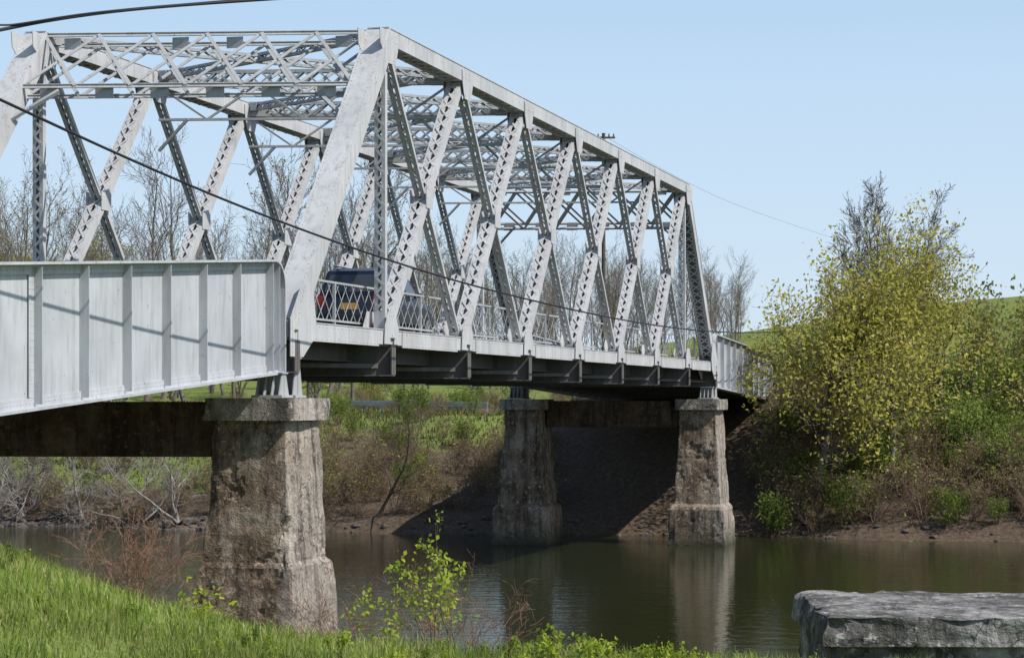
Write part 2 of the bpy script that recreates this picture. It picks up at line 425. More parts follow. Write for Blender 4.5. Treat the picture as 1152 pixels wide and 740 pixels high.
def rough(mb,ca,cb,prof,seed,n=14,nz=46,amp=.035,chip=.09,joints=(),spall=0):
    z0=prof[0][0];z1=prof[-1][0]
    zs=np.linspace(z0,z1,nz+1)
    pa=np.interp(zs,[q[0] for q in prof],[q[1] for q in prof]); pb=np.interp(zs,[q[0] for q in prof],[q[2] for q in prof])
    o=len(mb.v)
    for k,z in enumerate(zs):
        ha,hb=pa[k],pb[k]
        for sidei in range(4):
            for i in range(n):
                t=-1+2*i/n
                if sidei==0: a,b,na,nb=t,-1,0,-1
                elif sidei==1: a,b,na,nb=1,t,1,0
                elif sidei==2: a,b,na,nb=-t,1,0,1
                else: a,b,na,nb=-1,-t,-1,0
                x=a*ha;y=b*hb
                q=Vector((x+ca+seed*7.1,y+cb,z))
                dsp=amp*noise.fractal(q*1.1,1.0,2.0,4)+amp*.2*noise.noise(q*6)
                c=min(.45,max(0,noise.noise(q*.9+Vector((3,3,3)))-.05))
                edge=max(0,(abs(a) if abs(b)>=.999 else abs(b))-.75)/.25
                dsp-=chip*1.8*c*(.15+edge*2.0)
                if spall:
                    sv=noise.noise(q*1.25+Vector((9,4,1)))+.35*noise.noise(q*4.5)
                    if sv>.30: dsp-=spall*(.7+.8*noise.noise(q*9))*min(1,(sv-.30)/.05)
                for j in joints:
                    if abs(z-j)<.03: dsp-=.025*(.6+noise.noise(q*1.3))
                if i==0 :
                    na,nb=a,b; dsp=dsp*.8-.015
                mb.v.append((ca+x+na*dsp,cb+y+nb*dsp,z))
    R=4*n
    for k in range(nz):
        for i in range(R):
            a=o+k*R+i;b=o+k*R+(i+1)%R
            mb.f.append((a,b,b+R,a+R))
    mb.f.append(tuple(o+nz*R+i for i in range(R))); mb.f.append(tuple(o+R-1-i for i in range(R)))
def pier(a0,near):
    e=empty('bridge_pier',BR,RZ)
    for b,sd in((.32,1),(W-.32,2)):
        a=S(a0,0 if b<1 else W)-.05
        mb=MB()
        if near: prof=[(-1.5,1.62,1.25),(2.75,1.27,.98),(2.85,1.22,.93),(5.62,.99,.76)]; js=(2.8,)
        else: prof=[(-1.5,1.5,1.28),(1.55,1.42,1.16),(1.68,1.25,.99),(5.62,.99,.76)]; js=(3.6,)
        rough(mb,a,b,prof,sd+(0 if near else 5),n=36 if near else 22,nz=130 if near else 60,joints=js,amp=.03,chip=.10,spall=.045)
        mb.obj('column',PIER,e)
        mb=MB(); rough(mb,a,b,[(5.6,1.2,.94),(6.04,1.2,.94)],sd+9,n=24,nz=10,amp=.015,chip=.06,spall=.02); mb.obj('cap',CAP,e)
        mb=MB(); bb=0 if b<1 else W; aa=S(a0,bb)
        for dx in(-.62,.18):
            mb.box(aa+dx-.32,aa+dx+.32,bb-.32,bb+.32,6.05,6.10)
            for q in(-.24,-.08,.08,.24):
                top=6.55 if dx<0 else 6.86
                mb.prism([(aa+dx-.28,6.1),(aa+dx+.28,6.1),(aa+dx+.10,top-.03),(aa+dx-.10,top-.03)],bb+q-.012,bb+q+.012)
            mb.box(aa+dx-.012,aa+dx+.012,bb-.26,bb+.26,6.1,top-.03)
            mb.box(aa+dx-.16,aa+dx+.16,bb-.28,bb+.28,top-.03,top)
        mb.obj('bearing_shoes',BRSTEEL,e)
    mb=MB()
    A=Vector((S(a0,1.1)-.05,1.1,5.42));B_=Vector((S(a0,W-1.1)-.05,W-1.1,5.42))
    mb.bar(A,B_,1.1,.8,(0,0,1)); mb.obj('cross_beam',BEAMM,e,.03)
    return e
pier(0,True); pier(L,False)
for a0,z in((-18.4,5.9),(L+18.4,6.2)):
    e=empty('bridge_abutment',BR,RZ); mb=MB()
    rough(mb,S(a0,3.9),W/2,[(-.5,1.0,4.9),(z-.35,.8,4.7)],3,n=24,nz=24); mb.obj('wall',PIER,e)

# ---------------- SUV on the deck ----------------
def suv():
    a0,b0=11.3,2.35; z0=7.556
    e=empty('suv_car',tuple(Vector(BR)+U*a0+Vv*b0+Vector((0,0,z0))),RZ)
    PAINT=simple('car_paint_blue',(0.022,0.03,0.048),.25,.3,.05,spec=.6)
    GLASS=simple('car_glass',(0.05,0.06,0.07),.05,0,.05,spec=.9)
    RUB=simple('tyre_rubber',(0.02,0.02,0.02),.9); RIM=simple('wheel_rim',(0.5,0.5,0.52),.3,.8)
    RED=simple('tail_light_red',(0.45,0.02,0.02),.2); ORG=simple('number_plate',(0.70,0.36,0.07),.4,var=.05); TRIM=simple('car_trim',(0.03,0.03,0.03),.6)
    def loft(secs,name,mat,bev=.03):
        mb=MB(); k=len(secs[0][1])
        for x,pts in secs:
            mb.v+=[(x,y,z) for y,z in pts]
        for i in range(len(secs)-1):
            for j in range(k):
                mb.f.append((i*k+j,i*k+(j+1)%k,(i+1)*k+(j+1)%k,(i+1)*k+j))
        mb.f.append(tuple(range(k-1,-1,-1))); mb.f.append(tuple((len(secs)-1)*k+j for j in range(k)))
        return mb.obj(name,mat,e,bev)
    def sec(hb,zl,zm,zt,ht):
        return [(-hb*.93,zl),(-hb,zl+.12),(-hb,zm),(-ht,zt),(ht,zt),(hb,zm),(hb,zl+.12),(hb*.93,zl)]
    loft([(0,sec(.84,.42,.8,1.02,.80)),(.12,sec(.92,.33,.85,1.08,.88)),(1.0,sec(.94,.28,.88,1.08,.90)),(3.2,sec(.94,.28,.88,1.06,.90)),(4.0,sec(.93,.28,.82,1.0,.84)),(4.55,sec(.88,.33,.72,.88,.74)),(4.7,sec(.78,.42,.62,.74,.66))],'body',PAINT)
    loft([(.10,[(-.84,1.07),(-.84,1.1),(.84,1.1),(.84,1.07)]),(.34,[(-.86,1.07),(-.68,1.70),(.68,1.70),(.86,1.07)]),(.9,[(-.88,1.07),(-.70,1.80),(.70,1.80),(.88,1.07)]),(2.4,[(-.88,1.07),(-.70,1.79),(.70,1.79),(.88,1.07)]),(3.3,[(-.86,1.05),(-.84,1.09),(.84,1.09),(.86,1.05)])],'cabin',PAINT,.02)
    g=MB()
    g.add([(.105,-.70,1.16),(.105,.70,1.16),(.245,.58,1.6),(.245,-.58,1.6)],[(0,1,2,3)])
    for s in(-1,1):
        for x0,x1,x2,x3 in((.35,.95,.92,.5),(1.05,1.95,1.93,1.04),(2.05,3.0,2.4,2.02)):
            def q(x,z): return (x,s*(.88-(z-1.07)/.72*.18+.014),z)
            g.add([q(x0,1.14),q(x1,1.14),q(x2,1.64),q(x3,1.64)],[(0,1,2,3)])
    g.add([(3.27,-.74,1.18),(3.27,.74,1.18),(2.55,.62,1.74),(2.55,-.62,1.74)],[(0,1,2,3)])
    g.obj('windows',GLASS,e)
    t=MB();r=MB()
    for x in(.95,3.75):
        for s in(-1,1):
            t.cyl((x,s*.70,.35),(x,s*.955,.35),.355,k=24); r.cyl((x,s*.95,.35),(x,s*.965,.35),.22,k=16)
    t.obj('tyres',RUB,e,.03); r.obj('wheel_rims',RIM,e)
    m=MB()
    for s in(-1,1): m.box(-.012,.1,s*.62,s*.86,.8,1.06)
    m.obj('tail_lights',RED,e,.01)
    m=MB(); m.box(-.03,-.012,-.22,.22,.72,.88); m.obj('number_plate',ORG,e)
    m=MB(); m.box(-.06,.08,-.86,.86,.40,.60)
    for s in(-1,1): m.box(2.55,2.75,s*.92,s*1.1,1.08,1.22); m.bar((.6,s*.6,1.84),(2.3,s*.6,1.84),.04,.03)
    m.obj('bumper_and_trim',TRIM,e,.02)
suv()

# ---------------- terrain ----------------
def smooth(t): t=np.clip(t,0,1); return t*t*(3-2*t)
def vnoise(x,y,s,seed=0):
    r=np.random.RandomState(seed); o=0
    for k in range(6):
        f=s*(1.0+k*.73); an=r.uniform(0,6.28); ph=r.uniform(0,6.28)
        o=o+np.sin((x*math.cos(an)+y*math.sin(an))*f+ph)/(1+k*.5)
    return o/3.0
def shore_t(x,y):
    xc=np.clip(x,-60,60); return y-(103.9-.255*xc+.8*np.sin(x*.21)+.4*np.sin(x*.63+1))
def height(x,y):
    x=np.asarray(x,float);y=np.asarray(y,float)
    xc=np.clip(x,-60,60)
    yn=47-.1*xc+.6*np.sin(x*.4)
    t=shore_t(x,y); ys=y-t
    c=np.interp(x,[-30,-8,-4.4,-2.9,-1.35,2.5,10,40],[6,5.1,4.68,4.12,3.84,3.64,3.6,4.5])
    s=np.clip((y-20)/(yn+4-20),0,1)
    hn=c-(c+1.3)*s**.95+.05*vnoise(x,y,1.1,3)
    hf=np.interp(t,[-8,-3,0,1.2,4,9,22,34,60],[-1.6,-.6,0,.7,1.3,2.6,5.0,5.5,6.3])
    hill=np.interp(x,[-90,-60,-30,0,25,60,120],[30,26,20,11,14.5,19.5,25])
    hf=hf+(hill-6.3)*smooth((t-50)/190)+np.clip((t-300)/900,0,1)*8
    hf=hf+np.where(t>0,.12*vnoise(x,y,.9,5)+.25*vnoise(x,y,.25,8)*np.clip(t/8,0,1),0)
    mid=(ys+yn)/2
    h=np.where(y<mid,hn,hf)
    a,b=toLocal(x,y)
    sb=1-smooth((np.abs(b-3.9)-5.0)/5.0); sa=smooth((a-(L+6))/15.0)
    tgt=6.75-.012*np.clip(a-L-20,0,200)
    h=np.where(a>L+3,np.maximum(h,h*(1-sa*sb)+tgt*sa*sb),h)
    sb2=1-smooth((np.abs(b-4.4)-4.0)/1.2); sa2=smooth((-a-17.5)/2)
    h=np.where(a<-16,h*(1-sa2*sb2)+6.2*sa2*sb2,h)
    return h
def dirtf(x,y):
    a,b=toLocal(x,y); t=shore_t(x,y)
    under=smooth((a-L+2)/3)*smooth((L+26-a)/3)*smooth((12-np.abs(b-2.5))/4)
    band=smooth((6-t+2*vnoise(x,y,.4,4))/4)*(y>70)
    patch=.85*smooth(vnoise(x,y,.17,6)*1.5+.15)*smooth((60-t)/30)
    right=.8*smooth((x-8)/4)*smooth((22-t)/6)*(t>0)
    wetn=smooth((y-36)/8)*(y<70)
    return np.clip(under+band+patch*(t>0)+right+wetn,0,1)
def axis(parts):
    out=[]
    for a,b,n in parts: out+=list(np.linspace(a,b,n,endpoint=False))
    return np.array(out)
xs=np.concatenate([axis([(-2500,-400,12),(-400,-100,30),(-100,-35,45),(-35,40,170),(40,110,50),(110,400,25)]),np.linspace(400,2500,12)])
ys_=np.concatenate([axis([(-300,0,10),(0,52,130),(52,92,14),(92,150,120),(150,350,70),(350,1000,20)]),np.linspace(1000,3500,8)])
GX,GY=np.meshgrid(xs,ys_); GZ=height(GX,GY)
nx=len(xs);ny=len(ys_)
idx=np.arange(nx*ny).reshape(ny,nx)
quads=np.stack([idx[:-1,:-1],idx[:-1,1:],idx[1:,1:],idx[1:,:-1]],-1).reshape(-1,4)
def np_mesh(name,V,Fq,mats,midx=None,parent=None,smoothf=False,link=True):
    V=np.asarray(V,np.float32).reshape(-1,3);Fq=np.asarray(Fq,np.int32);k=Fq.shape[1];n=len(Fq)
    me=bpy.data.meshes.new(name); me.vertices.add(len(V)); me.vertices.foreach_set('co',V.ravel())
    me.loops.add(n*k); me.loops.foreach_set('vertex_index',Fq.ravel())
    me.polygons.add(n); me.polygons.foreach_set('loop_start',np.arange(n,dtype=np.int32)*k)
    for m in mats: me.materials.append(m)
    if midx is not None: me.polygons.foreach_set('material_index',np.asarray(midx,np.int32))
    me.update(calc_edges=True); me.validate()
    if smoothf: me.polygons.foreach_set('use_smooth',np.ones(len(me.polygons),bool))
    if not link: return me
    o=bpy.data.objects.new(name,me); col.objects.link(o)
    if parent: o.parent=parent
    return o
go=np_mesh('ground',np.stack([GX,GY,GZ],-1),quads,[TERR],smoothf=True)
at=go.data.attributes.new('green','FLOAT','POINT')
at.data.foreach_set('value',((1-dirtf(GX,GY)).astype(np.float32).ravel()*.6))
np_mesh('river_water',[(-2400,-250,0),(2400,-250,0),(2400,300,0),(-2400,300,0)],[(0,1,2,3)],[WATER])
def hz(x,y): return float(height(x,y))
mb=MB()
for k in range(40):
    a0=L+18+k*2.5;a1=a0+2.5
    q=[]
    for a,b in((a0,.5),(a1,.5),(a1,W-.5),(a0,W-.5)):
        P=Vector(BR)+U*a+Vv*b; q.append((P.x,P.y,6.93-.012*max(0,a-L-20)))
    mb.add(q,[(0,3,2,1)])
mb.obj('road',ASPH)

# ---------------- vegetation ----------------
def gen_plant(seed,H,tr,nch,ang=.7,up=.12,wob=.22,ratio=.55,stems=1,lean=.1,leafn=0,leafs=.15,leafsp=.3,minr=.012,trunkfrac=.3,leaflev=None,spread=.15):
    rng=random.Random(seed); V=[];Fq=[];M=[];depth=len(nch); tips=[]
    def rv(): return Vector((rng.gauss(0,1),rng.gauss(0,1),rng.gauss(0,1)))
    def branch(pos,d,Ln,r,lev):
        k=6 if lev==0 else (4 if lev==1 else 3)
        n=(8,5,4,2,2)[min(lev,4)]
        pts=[pos.copy()];ds=[d.copy()]
        for i in range(n):
            d=(d+rv()*wob*(.5 if lev==0 else 1)+Vector((0,0,up))).normalized(); pos=pos+d*(Ln/n)
            pts.append(pos.copy());ds.append(d.copy())
        o=len(V); rad=[]
        for i,(q,dd) in enumerate(zip(pts,ds)):
            rr=max(minr*.6,r*(1-.8*i/n)); rad.append(rr)
            if i==0 and lev==0: rr*=1.35
            a=dd.orthogonal().normalized();b=dd.cross(a)
            for j in range(k):
                t=6.2832*j/k; V.append(q+a*rr*math.cos(t)+b*rr*math.sin(t))
        for i in range(n):
            for j in range(k):
                Fq.append((o+i*k+j,o+i*k+(j+1)%k,o+(i+1)*k+(j+1)%k,o+(i+1)*k+j)); M.append(0)
        if lev<depth:
            c=nch[lev]
            for q in range(c):
                lo=trunkfrac if lev==0 else .2
                t=lo+(1-lo)*((q+rng.random())/c); f=t*n;i=min(n-1,int(f)); P=pts[i].lerp(pts[i+1],f-i); dd=ds[i+1]
                pr=rv(); pr=(pr-dd*pr.dot(dd)).normalized(); an=ang*rng.uniform(.7,1.3)
                cd=(dd*math.cos(an)+pr*math.sin(an)).normalized()
                branch(P,cd,Ln*ratio*rng.uniform(.7,1.2)*(1.15-.6*t if lev==0 else 1),max(minr,rad[i]*.5),lev+1)
        if lev>=(leaflev if leaflev is not None else depth): tips.extend(pts[2:] if lev<2 else pts[1:])
    for s in range(stems):
        d=Vector((rng.gauss(0,lean),rng.gauss(0,lean),1)).normalized()
        base=Vector((rng.gauss(0,.12),rng.gauss(0,.12),-.15))*(0 if stems==1 else H*spread)
        base.z=-.1
        branch(base,d,H*rng.uniform(.75,1) if stems>1 else H,tr,0)
    if leafn:
        for q in tips:
            m_=int(leafn) if leafn>=1 else (1 if rng.random()<leafn else 0)
            for _ in range(m_):
                c=q+rv()*leafsp; s=leafs*rng.uniform(.6,1.3)
                a=rv().normalized(); b=a.orthogonal().normalized()
                bb=(b+rv()*.4).normalized()
                o=len(V); V.extend([c-a*s*.6,c+bb*s*.4,c+a*s*.6,c-bb*s*.4+Vector((0,0,s*.15))]); Fq.append((o,o+1,o+2,o+3)); M.append(1)
    return V,Fq,M
def plant_mesh(name,mats,**kw):
    V,Fq,M=gen_plant(**kw)
    return np_mesh(name,[tuple(v) for v in V],Fq,mats,M,link=False)
def place(me,name,x,y,s=1,rz=None,parent=None,sz=None,z=None,tilt=(0,0)):
    o=bpy.data.objects.new(name,me); col.objects.link(o)
    o.location=(x,y,(hz(x,y) if z is None else z)); o.scale=(s,s,sz or s)
    o.rotation_euler=(tilt[0],tilt[1],random.uniform(0,6.28) if rz is None else rz)
    if parent: o.parent=parent
    return o
bare=[plant_mesh('bare%d'%i,[BARK if i%2 else BARKB,LSPR],seed=20+i,H=15,tr=.17,nch=[14,7,5],ang=.6,up=.16,ratio=.42,minr=.016,trunkfrac=.22,
      leafn=0 if i%2 else .4,leafs=.14,leafsp=.15) for i in range(4)]
scrubG=[plant_mesh('scrubg%d'%i,[BARKD,LGRN],seed=60+i,H=2.6,tr=.03,nch=[6,4],stems=6,lean=.35,ang=.6,ratio=.45,leafn=2,leafs=.12,leafsp=.18,minr=.008,trunkfrac=.15) for i in range(3)]
scrubY=[plant_mesh('scruby%d'%i,[BARK,LSPR],seed=70+i,H=5,tr=.06,nch=[8,5],stems=4,lean=.25,ang=.6,ratio=.42,leafn=2,leafs=.17,leafsp=.3,minr=.012,trunkfrac=.15) for i in range(3)]
scrubT=[plant_mesh('scrubt%d'%i,[BARK,LSPR],seed=75+i,H=8,tr=.10,nch=[10,6,4],stems=2,lean=.15,ang=.7,ratio=.42,leafn=2,leafs=.20,leafsp=.35,minr=.014,trunkfrac=.15) for i in range(2)]
scrubB=[plant_mesh('scrubb%d'%i,[TWIG,LSPR],seed=80+i,H=2.2,tr=.022,nch=[7,5],stems=9,lean=.5,ang=.7,up=.02,ratio=.5,leafn=.15,leafs=.09,leafsp=.08,minr=.009,trunkfrac=.1) for i in range(3)]
drift=[plant_mesh('drift%d'%i,[DRIFT,LSPR],seed=90+i,H=4.0,tr=.08,nch=[7,5,3],stems=2,lean=.5,ang=.8,up=.0,ratio=.5,leafn=0,minr=.013,trunkfrac=.1) for i in range(2)]

forest=empty('distant_bare_trees')
for i in range(38):
    d=random.uniform(140,200); px=-70+i*13.5+random.uniform(-12,12)
    place(random.choice(bare),'bare_tree_part',X(px,d),d,random.uniform(.6,1.1),parent=forest)
for i in range(110):
    d=random.uniform(185,290); px=random.uniform(400,845)
    place(random.choice(bare),'bare_tree_part',X(px,d),d,random.uniform(.45,.8)*(1 if px<790 else .8),parent=forest)
for i in range(45):
    d=random.uniform(220,310); px=random.uniform(-120,420)
    place(random.choice(bare),'bare_tree_part',X(px,d),d,random.uniform(.45,.7),parent=forest)
brush=empty('hillside_brush')
for i in range(100):
    d=random.uniform(135,260); px=random.uniform(-100,820)
    place(random.choice(scrubY),'brush_part',X(px,d),d,random.uniform(.5,1.0)*(.65 if px>400 else 1.15),parent=brush)
for i in range(42):
    d=random.uniform(185,270); px=random.uniform(-60,420)
    place(random.choice(scrubT),'brush_part',X(px,d),d,random.uniform(.7,1.15)*(1.1 if px<250 else .8),parent=brush)
for i in range(34):
    d=random.uniform(112,145); px=random.uniform(1075,1250)
    place(random.choice(scrubG+scrubY),'brush_part',X(px,d),d,random.uniform(.8,1.4),parent=brush)
bank=empty('riverbank_bushes')
def shore(x): return 103.9-.255*x
def okspot(x,y):
    a,b=toLocal(x,y); return not(L-3<a<L+19 and -1.2<b<W+1.0)
for i in range(440):
    px=random.uniform(-60,1230) if i<330 else random.uniform(795,1200); d0=shore(X(px,103)); t=random.uniform(.5,13)
    x=X(px,d0+t);y=d0+t
    if not okspot(x,y): continue
    if 375<px<545 and t>9: continue
    if px<240 and 4<t and random.random()<.55: continue
    r=random.random()
    if px>820: kind=scrubB if r<.68 else scrubG; s=random.uniform(.6,1.15)
    elif px<240: kind=scrubB if r<.93 else scrubG; s=random.uniform(.4,.8)
    else: kind=scrubB if r<.88 else scrubG; s=random.uniform(.5,1.1)
    if kind is scrubG: s*=.7
    place(random.choice(kind),'bush_part',x,y,s,parent=bank)
for i in range(110):
    px=random.uniform(800,1240); t=random.uniform(4,34);d=shore(X(px,103))+t
    if not okspot(X(px,d),d): continue
    place(random.choice(scrubG if random.random()<.6 else scrubB),'bush_part',X(px,d),d,random.uniform(.6,1.3)*(.7 if px<900 else 1),parent=bank)
for i in range(130):
    px=random.uniform(-40,800) if i<80 else random.uniform(360,560); t=random.uniform(9,46);d=shore(X(px,103))+t
    if not okspot(X(px,d),d): continue
    place(random.choice(scrubG+scrubB+scrubB+scrubB),'bush_part',X(px,d),d,random.uniform(.3,.65),parent=bank)
dw=empty('driftwood_pile')
for i in range(28):
    px=random.uniform(-30,200);t=random.uniform(.0,5);d=shore(X(px,103))+t
    x=X(px,d); place(random.choice(drift),'branch_part',x,d,random.uniform(.5,1.0),parent=dw,tilt=(random.uniform(-1.5,1.5),random.uniform(-1.4,1.4)),z=hz(x,d)+.4)

def big_tree(name,px,d,seed,mats,rz=0,**kw):
    e=empty(name,(X(px,d),d,hz(X(px,d),d)),rz)
    V,Fq,M=gen_plant(seed=seed,**kw); V=[tuple(v) for v in V]
    Fq=np.array(Fq);M=np.array(M)
    np_mesh('trunk_and_limbs',V,Fq[M==0],[mats[0]],parent=e)
    if (M==1).any(): np_mesh('leaves',V,Fq[M==1],[mats[1]],parent=e)
    return e
big_tree('leafy_tree',925,102.5,301,[BARKB,LYEL],H=9.6,tr=.19,nch=[20,9,5],ang=1.0,up=.09,ratio=.53,leafn=4,leafs=.165,leafsp=.29,minr=.013,trunkfrac=.2,leaflev=1)
big_tree('leafy_tree',1000,104,305,[BARKB,LYEL],H=9.8,tr=.17,nch=[20,9,5],ang=1.0,up=.09,ratio=.53,leafn=4,leafs=.165,leafsp=.29,minr=.013,trunkfrac=.2,leaflev=1)
big_tree('leafy_tree',1066,112,308,[BARKB,LYEL],H=8.2,tr=.14,nch=[14,7,5],ang=1.0,up=.08,ratio=.50,leafn=3,leafs=.165,leafsp=.27,minr=.013,trunkfrac=.2,leaflev=1)
big_tree('bare_tree',985,128,311,[BARKB,LYEL],H=10.4,tr=.15,nch=[12,8,6,3],stems=4,lean=.15,ang=.55,up=.10,ratio=.40,leafn=0,minr=.014,trunkfrac=.4,spread=.05)
big_tree('bare_tree',1020,134,319,[BARKB,LYEL],H=9.2,tr=.14,nch=[10,7,5,3],stems=3,lean=.12,ang=.55,up=.10,ratio=.40,leafn=0,minr=.014,trunkfrac=.4,spread=.05)
big_tree('leaning_bare_tree',425,106,322,[BARKD,LYEL],H=5.2,tr=.09,nch=[9,6,4],ang=.8,up=.05,ratio=.5,leafn=0,minr=.012,trunkfrac=.15,lean=.5)
def fshrub(name,px,d,seed,mats,**kw): return big_tree(name,px,d,seed,mats,**kw)
fshrub('leafy_shrub',500,23,401,[TWIG,LFG],H=1.5,tr=.010,nch=[6,3],stems=8,lean=.35,ang=.55,up=.06,ratio=.36,leafn=1,leafs=.045,leafsp=.03,minr=.0025,trunkfrac=.35)
fshrub('leafy_shrub',440,24,402,[TWIG,LFG],H=1.1,tr=.008,nch=[5,3],stems=5,lean=.35,ang=.6,up=.05,ratio=.38,leafn=.7,leafs=.045,leafsp=.03,minr=.0025,trunkfrac=.3)
fshrub('bare_shrub',150,21.5,403,[TWIGR,LFG],H=1.05,tr=.007,nch=[8,6],stems=14,lean=.45,ang=.7,up=.02,ratio=.5,leafn=0,minr=.003,trunkfrac=.15)
fshrub('bare_shrub',520,25,404,[TWIGR,LFG],H=1.35,tr=.007,nch=[7,6],stems=14,lean=.7,ang=.7,up=.0,ratio=.5,leafn=0,minr=.003,trunkfrac=.15)
fshrub('bare_shrub',400,25,405,[TWIGR,LFG],H=1.2,tr=.007,nch=[7,6],stems=14,lean=.7,ang=.7,up=.0,ratio=.5,leafn=0,minr=.003,trunkfrac=.15)
fshrub('leafy_shrub',235,22.5,406,[TWIG,LFG],H=.75,tr=.006,nch=[4,3],stems=4,lean=.3,ang=.6,up=.05,ratio=.42,leafn=.7,leafs=.05,leafsp=.03,minr=.0025,trunkfrac=.3)
weed=[plant_mesh('weed%d'%i,[TWIG,LGRN if i==1 else LFG],seed=500+i,H=.42,tr=.004,nch=[5],stems=6,lean=.35,ang=.8,ratio=.35,leafn=2,leafs=.045,leafsp=.025,minr=.002,trunkfrac=.2) for i in range(3)]
wp=empty('bankside_weeds')
for i in range(150):
    d=random.uniform(17,22); px=random.uniform(380,1010) if i<108 else random.uniform(0,380)
    place(random.choice(weed),'weed_part',X(px,d),d,random.uniform(.35,.8)*(1.35 if 580<px<700 else (.85 if px>380 else .5)),parent=wp)

def blades(name,n,xr,yr,hr,wr,mat,filt=None,frust=None):
    y=rs.uniform(yr[0],yr[1],n)
    if frust: x=rs.uniform(-1,1,n)*(y*frust+.6)
    else: x=rs.uniform(xr[0],xr[1],n)
    if filt is not None:
        k=filt(x,y); x=x[k];y=y[k]
    n=len(x); z=height(x,y)-.02
    cl=.5+.8*np.clip(vnoise(x,y,2.2,11)*.6+.4,0,1.4)
    h=rs.uniform(hr[0],hr[1],n)*cl; w=rs.uniform(wr[0],wr[1],n)
    an=rs.uniform(0,6.28,n); ln=rs.uniform(.05,.8,n)*h; la=rs.uniform(0,6.28,n)
    dx=np.cos(an)*w/2;dy=np.sin(an)*w/2; lx=np.cos(la)*ln;ly=np.sin(la)*ln
    V=np.zeros((n,5,3))
    V[:,0]=np.stack([x-dx,y-dy,z],-1);V[:,1]=np.stack([x+dx,y+dy,z],-1)
    V[:,2]=np.stack([x+dx*.8+lx*.35,y+dy*.8+ly*.35,z+h*.6],-1);V[:,3]=np.stack([x-dx*.8+lx*.35,y-dy*.8+ly*.35,z+h*.6],-1)
    V[:,4]=np.stack([x+lx,y+ly,z+h*np.sqrt(np.maximum(.2,1-(ln/h)**2))],-1)
    b=np.arange(n)[:,None]*5
    Fq=np.concatenate([b+np.array([[0,1,2]]),b+np.array([[0,2,3]]),b+np.array([[3,2,4]])])
    np_mesh(name,V,Fq,[mat])
blades('grass',100000,None,(10,24),(.08,.26),(.005,.012),GRASS,frust=.25)
blades('grass',12000,None,(24,38),(.15,.45),(.01,.02),GRASS,frust=.25)
def ff(x,y): return dirtf(x,y)+.25*vnoise(x,y,1.3,9)<.6
blades('far_bank_grass',80000,(-45,45),(98,150),(.12,.42),(.05,.1),GRASSFAR,filt=lambda x,y:ff(x,y)&(shore_t(x,y)>1))

mb=MB(); st=MB()
for i in range(9):
    d=random.uniform(11.5,13.5); x=X(random.uniform(5,60),d); z=hz(x,d)+random.uniform(.12,.22)
    st.cyl((x,d,hz(x,d)),(x,d,z),.003,k=4)
    for _ in range(26):
        v=Vector((random.gauss(0,1),random.gauss(0,1),random.gauss(0,1))).normalized()
        mb.bar(Vector((x,d,z)),Vector((x,d,z))+v*.026,.006,.004,v.orthogonal())
ed=empty('dandelion_clocks'); mb.obj('seed_heads',matte('dandelion_seed',(.7,.7,.68),.1),ed); st.obj('stems',LFG,ed)

mb=MB()
def rock(mb,c,r,seed):
    bm=bmesh.new(); bmesh.ops.create_icosphere(bm,subdivisions=2,radius=1)
    sc_=(random.uniform(.8,1.5),random.uniform(.7,1.2),random.uniform(.4,.75))
    o=len(mb.v)
    for v in bm.verts:
        q=v.co*(1+.4*noise.noise(v.co*1.3+Vector((seed*3.1,0,0))))
        mb.v.append((c[0]+q.x*r*sc_[0],c[1]+q.y*r*sc_[1],c[2]+q.z*r*sc_[2]))
    for f in bm.faces: mb.f.append(tuple(o+v.index for v in f.verts))
    bm.free()
for i in range(200):
    px=random.uniform(-40,1230) if i<80 else random.uniform(-40,240)
    x=X(px,103); d=shore(x)+.8*math.sin(x*.21)+.4*math.sin(x*.63+1)+random.uniform(-.6,1.2)
    x=X(px,d); rock(mb,(x,d,hz(x,d)+.02),random.uniform(.08,.22)*(1.6 if px<240 else 1),i)
mb.obj('rocks',ROCKM)

def slab():
    bm=bmesh.new(); bmesh.ops.create_cube(bm,size=2)
    bmesh.ops.subdivide_edges(bm,edges=bm.edges[:],cuts=84,use_grid_fill=True)
    hx,hy,hzz=3.7,1.75,1.1
    for v in bm.verts:
        n=[abs(v.co.x)>.999,abs(v.co.y)>.999,abs(v.co.z)>.999]
        q=Vector((v.co.x*hx,v.co.y*hy,v.co.z*hzz)); top=hzz-q.z
        inset=0
        if top>.34: inset=.10
        dx=hx-abs(q.x);dy=hy-abs(q.y)
        f=noise.fractal(q*1.6,1,2,6)*.06+noise.noise(q*7)*.02
        ch=max(0,noise.noise(q*1.3+Vector((5,1,2)))+.12+.3*noise.noise(q*4))
        e1=max(0,1-min(dx,dy)/.22) if n[2] else max(0,1-top/.25)
        sx=1 if q.x>0 else -1; sy=1 if q.y>0 else -1
        if n[0]: q.x-=sx*(inset+.35*ch*e1*e1 -f)
        if n[1]: q.y-=sy*(inset+.35*ch*e1*e1 -f)
        if n[2] and v.co.z>0: q.z+=f*.5-.12*ch*e1
        elif v.co.z>0: q.z-=.10*ch*e1
        v.co=q
    me=bpy.data.meshes.new('concrete_slab'); bm.to_mesh(me); bm.free(); me.materials.append(SLABM)
    o=bpy.data.objects.new('concrete_slab',me); col.objects.link(o)
    o.location=(3.58+3.7,27.9,3.54-1.1); o.rotation_euler=(0,0,math.radians(-1.5))
slab()
e=empty('guardrail'); mb=MB()
xa,xb=X(392,134),X(548,131)
n=9
prev=None
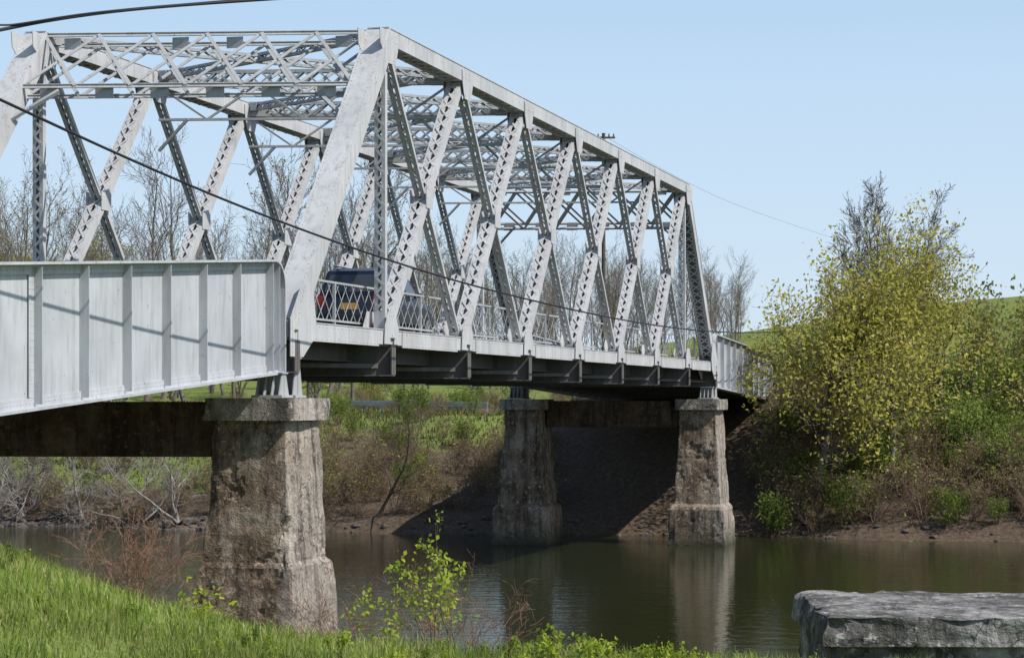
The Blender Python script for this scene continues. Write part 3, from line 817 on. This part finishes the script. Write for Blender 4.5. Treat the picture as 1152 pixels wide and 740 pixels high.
for i in range(n):
    f=i/(n-1); x=xa+(xb-xa)*f;y=134-3*f; z=6.0-.1*f
    mb.box(x-.06,x+.06,y+.02,y+.18,z-1.2,z)
    if prev:
        for dz,dy in((-.04,0),(-.11,-.04),(-.18,0),(-.25,-.04),(-.32,0)): mb.bar((prev[0],prev[1]+dy,prev[2]+dz),(x,y+dy,z+dz),.02,.085)
    prev=(x,y,z)
mb.obj('rail_and_posts',GALV,e)
def cable(name,pts,r,parent=None):
    c=bpy.data.curves.new(name,'CURVE'); c.dimensions='3D'; c.bevel_depth=r; c.bevel_resolution=2; c.materials.append(BLACK)
    s=c.splines.new('NURBS'); s.points.add(len(pts)-1); s.use_endpoint_u=True; s.order_u=3; s.resolution_u=12
    for q,pp in zip(s.points,pts): q.co=(*pp,1)
    o=bpy.data.objects.new(name,c); col.objects.link(o)
    return o
K=38080.
pts=[]
for d,z in((22,10.9),(26,10.42),(30.7,9.99),(35,9.6),(40,9.23),(48,8.83),(56,8.6),(70,8.42),(84.6,8.5),(100,8.9),(118,9.6)):
    px=1240-K/d; pts.append((X(px,d),d,z))
cable('overhead_cable',pts,.022)
Z=lambda py,d: 6+(450-py)*d/F0
cable('overhead_cable',[(X(px,d),d,Z(py,d)) for px,py,d in((-200,60,18),(-60,46,18.5),(0,34,19),(60,22,19.5),(150,10,20.5),(290,0,22),(480,-12,24))],.015)
cable('overhead_cable',[(X(px,d),d,Z(py,d)) for px,py,d in((-60,24,18.5),(0,30,19),(30,26,19.2),(90,16,19.8),(160,9,20.6),(290,-2,22),(480,-16,24))],.008)
cable('overhead_cable',[(X(px,d),d,Z(py,d)) for px,py,d in((678,152,150),(775,210,165),(880,250,180),(960,275,195))],.008)
e=empty('utility_pole'); mb=MB(); x=X(679,150)
mb.cyl((x,150,3),(x,150,Z(150,150)),.16,.11)
mb.bar((x-.75,150,Z(155,150)),(x+.75,150,Z(155,150)),.1,.12)
for q in(-.65,-.35,.35,.65): mb.cyl((x+q,150,Z(155,150)+.05),(x+q,150,Z(155,150)+.25),.05,.04,8)
mb.obj('pole_and_crossarm',WOODP,e)

# ---------------- light, sky, camera ----------------
el=math.radians(50)
ts=Vector((.90*math.cos(el),-.43*math.cos(el),math.sin(el))).normalized()
sun=bpy.data.lights.new('sun','SUN'); sun.energy=5.0; sun.angle=math.radians(.5); sun.color=(1,.955,.89)
so=bpy.data.objects.new('sun',sun); col.objects.link(so); so.rotation_euler=ts.to_track_quat('Z','Y').to_euler()
w=bpy.data.worlds.new('World'); sc.world=w; w.use_nodes=True; nt=w.node_tree
sky=nt.nodes.new('ShaderNodeTexSky'); sky.sky_type='NISHITA'; sky.sun_disc=False
sky.sun_elevation=math.asin(ts.z); sky.sun_rotation=math.atan2(ts.x,ts.y); sky.air_density=1.0; sky.dust_density=.6; sky.ozone_density=2.0
tc=nt.nodes.new('ShaderNodeTexCoord'); sp=nt.nodes.new('ShaderNodeSeparateXYZ'); nt.links.new(tc.outputs['Generated'],sp.inputs[0])
rp=ramp(nt,[(0.0,(.92,.92,.92)),(.13,(.85,.85,.85)),(.34,(0,0,0))],sp.outputs[2])
hzc=ramp(nt,[(0.0,(.70,.84,.98)),(.2,(.54,.75,1.0))],sp.outputs[2])
sc7=nt.nodes.new('ShaderNodeVectorMath'); sc7.operation='SCALE'; sc7.inputs['Scale'].default_value=6.9
nt.links.new(hzc.outputs[0],sc7.inputs[0])
mx=mix(nt,rp.outputs[0],sky.outputs[0],sc7.outputs[0])
bg=nt.nodes['Background']; bg.inputs[1].default_value=.138; nt.links.new(mx,bg.inputs[0])
cam=bpy.data.cameras.new('camera'); cam.sensor_width=36; cam.lens=36*2600/1152; cam.shift_y=80/1152; cam.clip_end=6000; cam.clip_start=.1
co=bpy.data.objects.new('camera',cam); col.objects.link(co); co.location=(0,0,6); co.rotation_euler=(math.pi/2,0,0); sc.camera=co
sc.view_settings.view_transform='Standard'; sc.view_settings.look='None'; sc.view_settings.exposure=0
